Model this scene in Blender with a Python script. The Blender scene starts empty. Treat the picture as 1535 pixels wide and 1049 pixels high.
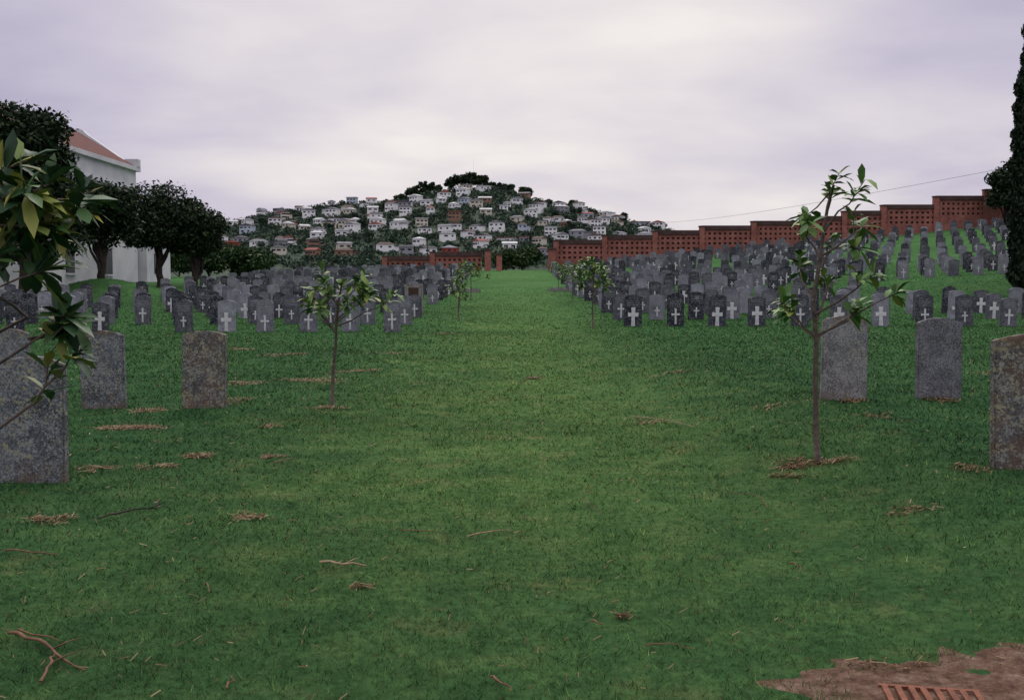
import bpy, bmesh, math, random
import numpy as np
from mathutils import Vector, Matrix, noise
random.seed(7); rng=np.random.default_rng(7)
scene=bpy.context.scene
COL=scene.collection
R=math.radians
# ------------------------------------------------------------------ terrain
def sst(a,b,v):
    t=np.clip((v-a)/(b-a),0,1); return t*t*(3-2*t)
GY=np.array([-5000,12,20,27,40,55,58,82,90,130,300,5000.])
GZ=np.array([0,0,.07,.2,.6,1.15,1.32,2.78,2.95,2.4,1.0,0.])
def terr(x,y):
    x=np.asarray(x,float); y=np.asarray(y,float)
    z=(np.interp(y-1.2,GY,GZ)+np.interp(y,GY,GZ)+np.interp(y+1.2,GY,GZ))/3
    z=z+0.15*sst(1.4,3.1,x)*(1-sst(40,60,y))
    s=(0.58*sst(36,45,y)+0.42*sst(45,82,y))*(1-sst(95,150,y))
    z=z+0.104*np.clip(x-4,0,45)*s
    z=z+0.02*np.sin(x*0.9+y*0.35)*np.sin(y*0.6)*(1-sst(100,160,y))
    z=z+0.85*np.exp(-(((x+20.5)/2.6)**2+((y-50)/3.0)**2))
    z=z-0.03*np.clip(-x-3,0,20)*sst(60,82,y)
    return z
def T(x,y): return float(terr(x,y))
# ------------------------------------------------------------------ helpers
def link(o,parent=None):
    COL.objects.link(o)
    if parent is not None: o.parent=parent
    return o
def meta(o,label,cat,group=None,kind=None):
    o["label"]=label; o["category"]=cat
    if group: o["group"]=group
    if kind: o["kind"]=kind
def newmesh(name,verts,faces,mats=(),smooth=False,uv=None):
    me=bpy.data.meshes.new(name)
    me.from_pydata([tuple(v) for v in verts],[],[tuple(f) for f in faces])
    for m in mats: me.materials.append(m)
    if smooth: me.polygons.foreach_set('use_smooth',[True]*len(me.polygons))
    me.update(); return me
def fastmesh(name,V,n,mats=()):
    """V (N,n,3) -> mesh of N n-gons"""
    N=len(V); me=bpy.data.meshes.new(name)
    me.vertices.add(N*n); me.vertices.foreach_set('co',V.reshape(-1).astype(np.float32))
    me.loops.add(N*n); me.loops.foreach_set('vertex_index',np.arange(N*n,dtype=np.int32))
    me.polygons.add(N); me.polygons.foreach_set('loop_start',np.arange(0,N*n,n,dtype=np.int32))
    me.polygons.foreach_set('loop_total',np.full(N,n,dtype=np.int32))
    for m in mats: me.materials.append(m)
    me.update(calc_edges=True); me.validate(); return me
def obj(name,me,parent=None,loc=(0,0,0),rot=(0,0,0)):
    o=bpy.data.objects.new(name,me); o.location=loc; o.rotation_euler=rot
    return link(o,parent)
def empty(name,loc=(0,0,0),rot=(0,0,0)):
    o=bpy.data.objects.new(name,None); o.location=loc; o.rotation_euler=rot; o.empty_display_size=.2
    return link(o)
def boxes(lst):
    """list of (x0,x1,y0,y1,z0,z1) -> verts, faces"""
    V=[];F=[]
    for x0,x1,y0,y1,z0,z1 in lst:
        b=len(V)
        V+=[(x0,y0,z0),(x1,y0,z0),(x1,y1,z0),(x0,y1,z0),(x0,y0,z1),(x1,y0,z1),(x1,y1,z1),(x0,y1,z1)]
        F+=[(b,b+3,b+2,b+1),(b+4,b+5,b+6,b+7),(b,b+1,b+5,b+4),(b+1,b+2,b+6,b+5),(b+2,b+3,b+7,b+6),(b+3,b,b+4,b+7)]
    return V,F
def boxmesh(name,lst,mat):
    V,F=boxes(lst); return newmesh(name,V,F,[mat])
def tube(V,F,pts,rad,seg=7):
    pts=[Vector(p) for p in pts]; n=len(pts); rings=[]
    up=Vector((0.31,0.95,0.1))
    for i,p in enumerate(pts):
        d=(pts[min(i+1,n-1)]-pts[max(i-1,0)]).normalized()
        a=d.cross(up)
        if a.length<1e-3: a=d.cross(Vector((1,0,0)))
        a.normalize(); b=d.cross(a).normalized()
        s=len(V)
        for k in range(seg):
            t=2*math.pi*k/seg
            V.append(tuple(p+rad[i]*(math.cos(t)*a+math.sin(t)*b)))
        rings.append(s)
    for i in range(n-1):
        for k in range(seg):
            F.append((rings[i]+k,rings[i]+(k+1)%seg,rings[i+1]+(k+1)%seg,rings[i+1]+k))
    F.append(tuple(rings[0]+k for k in range(seg)))
    F.append(tuple(rings[-1]+seg-1-k for k in range(seg)))
def wiggle(a,b,n,amp):
    a=Vector(a);b=Vector(b); out=[]
    L=(b-a).length
    for i in range(n+1):
        t=i/n; p=a.lerp(b,t)
        if 0<i<n: p+=Vector((random.uniform(-1,1),random.uniform(-1,1),random.uniform(-.6,.6)))*amp*L
        out.append(p)
    return out
# ------------------------------------------------------------------ materials
def mat(name):
    m=bpy.data.materials.new(name); m.use_nodes=True
    nt=m.node_tree; b=nt.nodes['Principled BSDF']; b.inputs['Roughness'].default_value=.85
    b.inputs['Specular IOR Level'].default_value=.25
    return m,nt,b
def ramp(nt,fac,stops,interp='LINEAR'):
    r=nt.nodes.new('ShaderNodeValToRGB'); cr=r.color_ramp; cr.interpolation=interp
    while len(cr.elements)<len(stops): cr.elements.new(.5)
    for e,(p,c) in zip(cr.elements,stops):
        e.position=p; e.color=(c[0],c[1],c[2],1) if not isinstance(c,(int,float)) else (c,c,c,1)
    nt.links.new(fac,r.inputs[0]); return r.outputs[0]
def mixc(nt,f,a,b,bt='MIX'):
    m=nt.nodes.new('ShaderNodeMix'); m.data_type='RGBA'; m.blend_type=bt
    for sock,v in ((m.inputs[0],f),(m.inputs[6],a),(m.inputs[7],b)):
        if isinstance(v,(int,float)): sock.default_value=v
        elif isinstance(v,tuple): sock.default_value=(*v,1)
        else: nt.links.new(v,sock)
    return m.outputs[2]
def math_(nt,op,a,b=0.0,clamp=False):
    m=nt.nodes.new('ShaderNodeMath'); m.operation=op; m.use_clamp=clamp
    for s,v in ((m.inputs[0],a),(m.inputs[1],b)):
        if isinstance(v,(int,float)): s.default_value=v
        else: nt.links.new(v,s)
    return m.outputs[0]
def noisef(nt,vec,scale,detail=4,rough=.55,dim='3D',w=None):
    n=nt.nodes.new('ShaderNodeTexNoise'); n.noise_dimensions=dim
    n.inputs['Scale'].default_value=scale; n.inputs['Detail'].default_value=detail; n.inputs['Roughness'].default_value=rough
    if vec is not None: nt.links.new(vec,n.inputs['Vector'])
    if w is not None: nt.links.new(w,n.inputs['W'])
    return n.outputs['Fac']
def bump(nt,b,h,strength=.4,dist=.01):
    bn=nt.nodes.new('ShaderNodeBump'); bn.inputs['Strength'].default_value=strength; bn.inputs['Distance'].default_value=dist
    nt.links.new(h,bn.inputs['Height']); nt.links.new(bn.outputs[0],b.inputs['Normal'])
def pos(nt): return nt.nodes.new('ShaderNodeNewGeometry').outputs['Position']
def ocoord(nt): return nt.nodes.new('ShaderNodeTexCoord').outputs['Object']
def island(nt): return nt.nodes.new('ShaderNodeNewGeometry').outputs['Random Per Island']
def simple(name,c1,c2,scale=3,rough=.85,bs=.2,world=False):
    m,nt,b=mat(name); v=pos(nt) if world else ocoord(nt)
    f=noisef(nt,v,scale,5,.6)
    nt.links.new(ramp(nt,f,[(.3,c1),(.7,c2)]),b.inputs['Base Color'])
    b.inputs['Roughness'].default_value=rough
    bump(nt,b,noisef(nt,v,scale*6,4),bs); return m
def grass_col(nt):
    p=pos(nt)
    n1=noisef(nt,p,.55,4,.6); n2=noisef(nt,p,2.6,6,.7); n3=noisef(nt,p,22,3,.6); n4=noisef(nt,p,.22,4,.6)
    sep=nt.nodes.new('ShaderNodeSeparateXYZ'); nt.links.new(p,sep.inputs[0])
    ax=math_(nt,'ABSOLUTE',math_(nt,'SUBTRACT',math_(nt,'ADD',sep.outputs[0],math_(nt,'MULTIPLY',n1,1.6)),.95))
    mr=nt.nodes.new('ShaderNodeMapRange'); mr.interpolation_type='SMOOTHSTEP'
    nt.links.new(ax,mr.inputs[0]); mr.inputs[1].default_value=.2; mr.inputs[2].default_value=3.9
    mr.inputs[3].default_value=1; mr.inputs[4].default_value=0
    wear=mr.outputs[0]
    near=nt.nodes.new('ShaderNodeMapRange'); near.interpolation_type='SMOOTHSTEP'; nt.links.new(sep.outputs[1],near.inputs[0]); near.inputs[1].default_value=2.8; near.inputs[2].default_value=8; near.inputs[3].default_value=.35
    far=nt.nodes.new('ShaderNodeMapRange'); nt.links.new(sep.outputs[1],far.inputs[0]); far.inputs[1].default_value=12; far.inputs[2].default_value=60
    base=ramp(nt,n2,[(.25,(.019,.056,.024)),(.5,(.036,.098,.036)),(.75,(.070,.145,.048))])
    worn=ramp(nt,n2,[(.25,(.046,.110,.034)),(.5,(.090,.172,.050)),(.75,(.17,.225,.085))])
    lush=ramp(nt,n2,[(.25,(.036,.115,.034)),(.5,(.060,.155,.046)),(.75,(.10,.20,.065))])
    w=math_(nt,'MULTIPLY',math_(nt,'MULTIPLY',wear,near.outputs[0]),ramp(nt,n1,[(.3,.45),(.62,1.0)]),True)
    c=mixc(nt,w,base,worn)
    c=mixc(nt,math_(nt,'MULTIPLY',far.outputs[0],.75),c,lush)
    dry=ramp(nt,noisef(nt,p,1.7,6,.7),[(.56,0.),(.74,.55)])
    c=mixc(nt,math_(nt,'MULTIPLY',dry,math_(nt,'ADD',w,.3)),c,(.25,.22,.10))
    c=mixc(nt,.6,c,ramp(nt,n4,[(.3,.7),(.7,1.3)]),'MULTIPLY')
    c=mixc(nt,.6,c,ramp(nt,n3,[(.3,.45),(.7,1.4)]),'MULTIPLY')
    return c,n3
m,nt,b=mat('lawn'); c,n3=grass_col(nt); nt.links.new(c,b.inputs['Base Color']); b.inputs['Roughness'].default_value=1; b.inputs['Specular IOR Level'].default_value=.05
bump(nt,b,noisef(nt,pos(nt),14,6,.75),1,.05); M_lawn=m
m,nt,b=mat('grass_blade'); c,n3=grass_col(nt)
r=island(nt); c=mixc(nt,1.0,c,ramp(nt,r,[(0,(.75,.75,.75)),(.8,(1.4,1.35,1.25)),(.93,(1.7,1.55,1.3)),(1,(3.0,2.2,1.9))]),'MULTIPLY')
nt.links.new(c,b.inputs['Base Color']); b.inputs['Roughness'].default_value=.9; b.inputs['Specular IOR Level'].default_value=.1; M_blade=m

def stone_front(name,dark,light,lichen=0.,lcol=(.32,.27,.12),l2=(.32,.34,.33),text=True,pw=1.3,rusty=0.):
    m,nt,b=mat(name); oc=ocoord(nt)
    oi=nt.nodes.new('ShaderNodeObjectInfo'); rnd=math_(nt,'FRACT',math_(nt,'ADD',oi.outputs['Random'],island(nt)))
    w=math_(nt,'MULTIPLY',rnd,37.)
    base=mixc(nt,math_(nt,'POWER',rnd,pw),dark,light)
    g=noisef(nt,oc,75,3,.8,'4D',w); base=mixc(nt,1.,base,ramp(nt,g,[(.36,.3),(.5,.95),(.64,1.9)]),'MULTIPLY')
    s=noisef(nt,oc,4,5,.6,'4D',w); base=mixc(nt,.8,base,ramp(nt,s,[(.3,.5),(.7,1.5)]),'MULTIPLY')
    if rusty>0:
        base=mixc(nt,math_(nt,'MULTIPLY',ramp(nt,noisef(nt,oc,6,5,.7,'4D',w),[(.42,0.),(.58,1.)]),rusty),base,(.15,.09,.06))
    if text:
        sp=nt.nodes.new('ShaderNodeSeparateXYZ'); nt.links.new(oc,sp.inputs[0])
        lines=ramp(nt,math_(nt,'SINE',math_(nt,'MULTIPLY',sp.outputs[2],2*math.pi/.05)),[(.35,0.),(.5,1.)])
        st=nt.nodes.new('ShaderNodeCombineXYZ'); nt.links.new(math_(nt,'MULTIPLY',sp.outputs[0],60.),st.inputs[0]); nt.links.new(math_(nt,'MULTIPLY',sp.outputs[2],25.),st.inputs[1])
        tx=ramp(nt,noisef(nt,st.outputs[0],1,1,.5,'4D',w),[(.42,0.),(.5,1.)])
        reg=math_(nt,'MULTIPLY',math_(nt,'LESS_THAN',math_(nt,'ABSOLUTE',sp.outputs[0]),.17),math_(nt,'MULTIPLY',math_(nt,'GREATER_THAN',sp.outputs[2],.56),math_(nt,'LESS_THAN',sp.outputs[2],.76)))
        f=math_(nt,'MULTIPLY',math_(nt,'MULTIPLY',lines,tx),math_(nt,'MULTIPLY',reg,math_(nt,'LESS_THAN',sp.outputs[1],-.03)))
        base=mixc(nt,math_(nt,'MULTIPLY',f,.6),base,(.38,.38,.4))
    if lichen>0:
        wob=nt.nodes.new('ShaderNodeVectorMath'); wob.operation='ADD'
        nn=nt.nodes.new('ShaderNodeTexNoise'); nn.inputs['Scale'].default_value=22; nn.inputs['Detail'].default_value=6; nn.inputs['Roughness'].default_value=.7; nt.links.new(oc,nn.inputs['Vector'])
        sc=nt.nodes.new('ShaderNodeVectorMath'); sc.operation='SCALE'; sc.inputs['Scale'].default_value=.07
        nt.links.new(nn.outputs['Color'],sc.inputs[0]); nt.links.new(oc,wob.inputs[0]); nt.links.new(sc.outputs[0],wob.inputs[1])
        for (vs,thr,col,lo) in ((52,.60,l2,.47),(22,.40,l2,.51),(16,.38,lcol,.51),(36,.48,lcol,.49)):
            v=nt.nodes.new('ShaderNodeTexVoronoi'); v.voronoi_dimensions='3D'; v.inputs['Scale'].default_value=vs
            off=nt.nodes.new('ShaderNodeVectorMath'); off.operation='ADD'; cbx=nt.nodes.new('ShaderNodeCombineXYZ'); nt.links.new(w,cbx.inputs[0]); nt.links.new(w,cbx.inputs[2])
            nt.links.new(wob.outputs[0],off.inputs[0]); nt.links.new(cbx.outputs[0],off.inputs[1]); nt.links.new(off.outputs[0],v.inputs['Vector'])
            th=thr*(.6+.5*lichen)
            f=ramp(nt,v.outputs['Distance'],[(th*.8,1.),(th*1.02,0.)])
            lo2=lo+.06-.13*lichen
            sel=ramp(nt,noisef(nt,oc,4+vs*.2,3,.6,'4D',w),[(lo2,0.),(lo2+.05,1.)])
            f=math_(nt,'MULTIPLY',math_(nt,'MULTIPLY',f,sel),ramp(nt,noisef(nt,oc,65,4,.75),[(.36,.2),(.54,.9)]))
            base=mixc(nt,f,base,col)
        if lichen>.3:
            sp=nt.nodes.new('ShaderNodeSeparateXYZ'); nt.links.new(oc,sp.inputs[0])
            f=math_(nt,'MULTIPLY',ramp(nt,sp.outputs[2],[(.0,.8),(.22,0.),(.8,0.),(.9,.8)]),ramp(nt,noisef(nt,oc,9,4,.6,'4D',w),[(.42,0.),(.6,1.)]))
            base=mixc(nt,f,base,(.15,.095,.065))
    nt.links.new(base,b.inputs['Base Color']); b.inputs['Roughness'].default_value=.8
    bump(nt,b,noisef(nt,oc,70,5,.75),.9,.012); return m
M_sA=stone_front('lichened_granite',(.105,.115,.13),(.13,.14,.155),.5,(.34,.32,.20),(.33,.35,.34),text=False)
M_sB=stone_front('heavily_lichened_stone',(.09,.088,.09),(.10,.10,.10),.6,(.36,.33,.19),(.31,.32,.30),text=False,rusty=.5)
M_sC=stone_front('plain_grey_granite',(.125,.128,.14),(.14,.142,.155),.2,(.26,.26,.23),(.29,.29,.29),text=False)
M_sD=stone_front('pale_grey_granite',(.19,.193,.20),(.21,.21,.22),.4,(.38,.35,.24),(.36,.36,.35),text=False)
M_far=stone_front('weathered_dark_stone',(.020,.023,.038),(.25,.255,.30),.25,(.25,.24,.18),(.3,.3,.3),pw=1.7)
M_cross=simple('pale_marble_inlay',(.45,.45,.47),(.72,.71,.71),9)
M_emb=simple('worn_emblem',(.14,.14,.155),(.28,.28,.3),20)
M_bark=simple('sapling_bark',(.05,.035,.035),(.16,.12,.10),25)
M_barkd=simple('tree_bark',(.02,.016,.014),(.055,.042,.034),5)
def leafmat(name,cols,spec=.4):
    m,nt,b=mat(name); nt.links.new(ramp(nt,island(nt),cols),b.inputs['Base Color'])
    b.inputs['Roughness'].default_value=.5; b.inputs['Specular IOR Level'].default_value=spec
    return m
M_leaf=leafmat('magnolia_leaf',[(0,(.035,.095,.022)),(.45,(.085,.18,.04)),(.8,(.15,.25,.06)),(1,(.27,.29,.07))],.3)
M_leafn=leafmat('dark_magnolia_leaf',[(0,(.014,.042,.018)),(.45,(.03,.085,.028)),(.72,(.08,.155,.04)),(.88,(.22,.25,.05)),(1,(.38,.32,.07))],.3)
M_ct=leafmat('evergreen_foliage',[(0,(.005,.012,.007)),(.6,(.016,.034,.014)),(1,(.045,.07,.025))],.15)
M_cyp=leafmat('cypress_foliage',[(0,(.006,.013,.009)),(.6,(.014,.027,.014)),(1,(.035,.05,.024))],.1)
M_bush=leafmat('hazed_hillside_foliage',[(0,(.018,.034,.028)),(.5,(.036,.066,.046)),(.9,(.065,.10,.06)),(1,(.11,.11,.075))],.05)  # greens lightened and blued: distance haze is mixed into the leaf colour
M_hedge=leafmat('hedge_foliage',[(0,(.012,.03,.012)),(.5,(.03,.06,.022)),(1,(.07,.11,.04))],.1)
M_straw=leafmat('dry_clippings',[(0,(.08,.045,.024)),(.5,(.18,.11,.062)),(1,(.32,.24,.14))],.05)
M_twig=simple('dead_twig',(.09,.045,.03),(.22,.12,.07),18)
M_pale=simple('pale_stick',(.2,.14,.08),(.38,.29,.18),18)
M_white=simple('white_render',(.5,.5,.54),(.68,.67,.69),.7)
M_conc=simple('concrete',(.16,.13,.11),(.36,.32,.27),9)
M_rust=simple('rusty_iron',(.10,.04,.025),(.26,.10,.06),25,.8)
M_glass=simple('window_glass',(.012,.014,.02),(.04,.045,.055),2,.25)
M_pole=simple('weathered_pole',(.05,.04,.04),(.1,.09,.085),4)
M_bronze=simple('bronze_plaque',(.03,.018,.012),(.08,.045,.03),15,.5)
M_cope=simple('dark_coping',(.05,.028,.03),(.10,.06,.055),3)
M_recess=simple('painted_recess_shade',(.018,.010,.010),(.045,.022,.02),8)  # near-black brick tone paints the shade inside the lattice holes
def brickmat():
    m,nt,b=mat('red_brick'); oc=ocoord(nt)
    sp=nt.nodes.new('ShaderNodeSeparateXYZ'); nt.links.new(oc,sp.inputs[0])
    cb=nt.nodes.new('ShaderNodeCombineXYZ'); nt.links.new(sp.outputs[0],cb.inputs[0]); nt.links.new(sp.outputs[2],cb.inputs[1])
    br=nt.nodes.new('ShaderNodeTexBrick'); nt.links.new(cb.outputs[0],br.inputs['Vector'])
    br.inputs['Color1'].default_value=(.36,.115,.08,1); br.inputs['Color2'].default_value=(.24,.075,.058,1); br.inputs['Mortar'].default_value=(.22,.14,.13,1)
    br.inputs['Scale'].default_value=1; br.inputs['Brick Width'].default_value=.23; br.inputs['Row Height'].default_value=.085; br.inputs['Mortar Size'].default_value=.010
    c=mixc(nt,.85,br.outputs['Color'],ramp(nt,noisef(nt,pos(nt),1.1,6,.65),[(.3,.6),(.7,1.35)]),'MULTIPLY')
    nt.links.new(c,b.inputs['Base Color']); return m
M_brick=brickmat()
def tilemat(name,c1,c2,sc=3.):
    m,nt,b=mat(name); oc=ocoord(nt)
    wv=nt.nodes.new('ShaderNodeTexWave'); wv.bands_direction='Y'; wv.inputs['Scale'].default_value=sc; wv.inputs['Distortion'].default_value=.4; nt.links.new(oc,wv.inputs['Vector'])
    f=noisef(nt,oc,2.5,5,.7)
    c=ramp(nt,f,[(.3,c1),(.7,c2)]); c=mixc(nt,.5,c,ramp(nt,wv.outputs['Fac'],[(0,.5),(.6,1.1)]),'MULTIPLY')
    nt.links.new(c,b.inputs['Base Color']); return m
M_tile=tilemat('red_clay_tile',(.085,.028,.025),(.16,.05,.04))
# ------------------------------------------------------------------ ground
def warp(n,lo,hi,mid0,mid1,dens):
    a=np.arange(mid0,mid1+1e-6,dens)
    l=mid0-np.geomspace(dens,mid0-lo,n)[::-1]; h=mid1+np.geomspace(dens,hi-mid1,n)
    return np.concatenate([l,a,h])
xs=warp(22,-4000,4000,-32,42,.5); ys=warp(22,-600,5000,-2,92,.5)
X,Y=np.meshgrid(xs,ys); Z=terr(X,Y)
nx,ny=len(xs),len(ys)
V=np.stack([X,Y,Z],-1).reshape(-1,3)
idx=np.arange(nx*ny).reshape(ny,nx)
F=np.stack([idx[:-1,:-1],idx[:-1,1:],idx[1:,1:],idx[1:,:-1]],-1).reshape(-1,4)
me=newmesh('ground',V.tolist(),F.tolist(),[M_lawn],True)
g=obj('ground',me); meta(g,'mown green cemetery lawn rising towards a brick wall','lawn',kind='structure')
# dirt patch
def dirt_r(x,y):
    a=np.arctan2(y-3.2,x-1.78)
    r=np.sqrt(((x-1.78)/.78)**2+((y-3.2)/.50)**2)
    return r-(.10*np.sin(a*5+1)+.07*np.sin(a*11+2)+.05*np.sin(a*23)+.04*np.sin(a*41))
m,nt,b=mat('bare_soil'); p=pos(nt)
c=ramp(nt,noisef(nt,p,13,8,.8),[(.32,(.05,.028,.018)),(.45,(.20,.10,.062)),(.56,(.34,.21,.145)),(.68,(.52,.40,.31))]); nt.links.new(c,b.inputs['Base Color']); bump(nt,b,noisef(nt,p,40,7,.8),1,.05); M_soil=m
Vd=[(1.78,3.2,T(1.78,3.2)+.012)];Fd=[]
K=160; RR=14
for j in range(1,RR+1):
    for k in range(K):
        a=2*math.pi*k/K; rr=(1+.10*math.sin(a*5+1)+.07*math.sin(a*11+2)+.05*math.sin(a*23))*1.10*j/RR
        x=1.78+.78*rr*math.cos(a); y=3.2+.50*rr*math.sin(a)
        fall=1-(j/RR)**3
        Vd.append((x,y,T(x,y)+(.004+fall*(.005+.010*noise.noise((x*9,y*9,0))+.006*noise.noise((x*30,y*30,4))) if j<RR else -.004)))
for k in range(K): Fd.append((0,1+k,1+(k+1)%K))
for j in range(RR-1):
    for k in range(K):
        a=1+j*K+k; b2=1+j*K+(k+1)%K; Fd.append((a,a+K,b2+K,b2))
o=obj('bare_soil_patch',newmesh('bare_soil_patch',Vd,Fd,[M_soil],True)); meta(o,'bare brown soil around a drain in the lawn','soil',kind='structure')
# drain
d=empty('drain',(1.41,3.20,T(1.41,3.20)-.004),(0,0,R(-10))); meta(d,'rusty iron drain grate set in a chipped concrete surround','drain')
obj('concrete_surround',boxmesh('concrete_surround',[(-.20,.5,-.40,-.25,-.05,.014),(.17,.62,-.248,.10,-.05,.016)],M_conc),d)
bars=[(-.16+i*.042,-.16+i*.042+.02,-.25,.125,.0,.024+.003*(i%3)) for i in range(8)]+[(-.167,.165,.127,.143,0,.022),(-.167,.165,-.08,-.066,-.01,.014)]
obj('iron_grate',boxmesh('iron_grate',bars,M_rust),d)
# grass blades
def lawn_blades(n,d0,d1,hs,ws):
    u=rng.random(n); e_=.35; dd=(d0**e_+u*(d1**e_-d0**e_))**(1/e_)
    xx=(rng.random(n)*2-1)*(.57*dd+.5); yy=dd-.1
    dr=dirt_r(xx,yy)+.18*np.sin(xx*17+np.sin(yy*13))*np.sin(yy*19+xx*5); pr=np.clip((dr-.66)/.42,0.05,1)
    inn=(xx>1.18)&(xx<1.64)&(yy>2.9)&(yy<3.36); pr[inn]=.02
    keep=rng.random(n)<pr
    dens=np.sin(xx*2.1+np.sin(yy*1.7))*np.sin(yy*2.6+xx); keep&=(rng.random(n)<.84+.16*dens)
    xx,yy,dd=xx[keep],yy[keep],dd[keep]; n=len(xx)
    zz=terr(xx,yy)-.002
    side_=np.clip((np.abs(xx-.15)-1.2)/2.5,0,1)
    tuft=np.sin(xx*7+2*np.sin(yy*5))*np.sin(yy*8+2*np.sin(xx*6))
    h=hs*(.5+1.0*rng.random(n)**1.6)*(.9+.2*side_+.2*tuft)*np.clip(.9+.02*dd,1,1.3)
    h=h*(1+.5*(np.abs(dirt_r(xx,yy)-1.05)<.12))
    w=ws*np.clip(dd/3.2,1,9)*(.7+.6*rng.random(n))
    a=rng.random(n)*2*np.pi; la=rng.random(n)*2*np.pi; le=h*(.3+1.3*rng.random(n))
    P=np.stack([xx,yy,zz],-1); side=np.stack([np.cos(a),np.sin(a),0*a],-1)*w[:,None]
    tip=P+np.stack([np.cos(la)*le,np.sin(la)*le,h],-1)
    return np.stack([P-side,P+side,tip],1)
me=fastmesh('lawn_grass',lawn_blades(400000,3.0,60,.027,.0018),3,[M_blade])
o=obj('lawn_grass',me); meta(o,'short tufty green grass blades covering the lawn','grass',kind='stuff')
# ------------------------------------------------------------------ clippings & twigs
def px2w(px,py,zc=1.4):
    ang=math.atan((py-524)/1490)+R(3.61); dd_=1.4/math.tan(ang) if ang>0 else 60
    for _ in range(6):
        x=(px-767)/1490*(dd_*1.0+.09); dd_=(1.4-T(x,dd_))/math.tan(ang)
    return x,dd_
clumps=[(190,642,.34,220),(295,686,.16,80),(70,780,.13,60),(230,615,.25,100),(400,685,.1,40),(380,775,.12,40),(1225,694,.25,240),(498,611,.2,60),
 (1273,601,.2,100),(1415,600,.22,90),(1358,768,.12,40),(800,567,.15,40),(928,925,.04,12),(540,882,.05,12),(1455,703,.2,60),(1340,625,.3,50),
 (435,532,.5,90),(360,523,.4,60),(470,570,.6,120),(370,575,.35,90),(520,557,.3,50),(345,600,.3,60),(560,555,.2,40),(400,640,.1,25),(150,702,.12,40),(240,700,.15,40),
 (670,500,.4,30),(580,530,.4,30),(1000,560,.4,40),(1160,610,.3,30),(1180,715,.1,40),(980,635,.2,30),(1470,560,.4,50),(310,520,.5,50),(1330,1000,.10,25)]
L=[]
for px,py,r_,k in clumps:
    cx,cy=px2w(px,py); sub=[(random.gauss(0,r_*.5),random.gauss(0,r_*.4)) for _ in range(6)]
    for _ in range(k*3):
        sx,sy=random.choice(sub); x=cx+sx+random.gauss(0,r_*.28); y=cy+sy+random.gauss(0,r_*.18); L.append((x,y,min(.03,abs(random.gauss(0,.011))+.006),cy,.8))
for _ in range(4600):
    dd_=random.uniform(3,26); x=random.uniform(-.55,.55)*dd_; L.append((x,dd_,.018,dd_,.5))
Q=[]
for x,y,zo,cy,ls_ in L:
    a_=random.uniform(0,math.pi); l=random.uniform(.008,.042)*ls_; w_=random.uniform(.0008,.0020)*max(1,cy/4.5)
    z=T(x,y)+zo; dx,dy=math.cos(a_)*l,math.sin(a_)*l; dz=random.uniform(-.01,.012)
    sx,sy=-math.sin(a_)*w_,math.cos(a_)*w_
    Q.append([(x-dx-sx,y-dy-sy,z-dz),(x+dx-sx,y+dy-sy,z+dz),(x+dx+sx,y+dy+sy,z+dz+.002),(x-dx+sx,y-dy+sy,z-dz+.002)])
o=obj('dry_grass_clippings',fastmesh('dry_grass_clippings',np.array(Q),4,[M_straw])); meta(o,'scattered heaps of brown dried grass clippings on the lawn','clippings',kind='stuff')
def twig(pts,r0,label='thin dry brown twig lying on the grass',m_=M_twig):
    r0*=.72
    W=[px2w(a,b) for a,b in pts]; V=[];F=[]
    b0=Vector((W[0][0],W[0][1],T(*W[0])+.02))
    P=[Vector((x,y,T(x,y)+.022+.006*math.sin(i*2)))-b0 for i,(x,y) in enumerate(W)]
    PP=[]
    for i in range(len(P)-1):
        PP+=[P[i],P[i].lerp(P[i+1],.35)+Vector((random.uniform(-.012,.012),random.uniform(-.014,.014),.006)),P[i].lerp(P[i+1],.7)+Vector((random.uniform(-.012,.012),random.uniform(-.014,.014),.002))]
    PP.append(P[-1])
    tube(V,F,PP,[r0*(1-.6*i/len(PP))*random.uniform(.8,1.2) for i in range(len(PP))],6)
    if r0>.006:
        j=len(PP)//2; tube(V,F,[PP[j],PP[j]+Vector((.04,.05,.01)),PP[j]+Vector((.06,.12,.0))],[r0*.5,r0*.4,r0*.2],5)
    o=obj('fallen_twig',newmesh('fallen_twig',V,F,[m_],True),loc=b0); meta(o,label,'twig',group='fallen twigs on the lawn')
twig([(480,848),(515,853),(550,852)],.010,'pale curved stick lying on the grass',M_pale)
twig([(700,809),(735,803),(765,798)],.007,'pale thin stick lying on the grass',M_pale)
twig([(148,782),(190,772),(235,765),(243,752)],.010,'dark knobbly stick lying on the grass',M_barkd)
twig([(15,955),(60,968),(85,985),(130,1012)],.011,'reddish brown forked dead branch on the grass')
twig([(62,1030),(80,1002),(84,985)],.009,'short reddish dead branch on the grass')
twig([(30,950),(65,962),(90,966)],.007,'short reddish dead branch on the grass')
twig([(340,1040),(352,1030),(350,1018)],.006)
twig([(735,1022),(752,1035),(765,1042)],.007)
twig([(945,627),(990,632),(1040,642)],.009,'pale thin twig on the grass',M_pale)
twig([(870,752),(890,765),(900,775)],.004)
twig([(1180,850),(1200,856)],.005)
twig([(310,880),(314,895)],.005)
twig([(410,698),(430,693),(450,690)],.006)
twig([(10,830),(50,835),(90,835)],.007)
twig([(600,800),(640,802),(672,803)],.004)
twig([(885,937),(905,945)],.006)
twig([(1150,765),(1135,748),(1085,742)],.004)
twig([(965,975),(1000,973),(1040,978)],.004)
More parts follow.
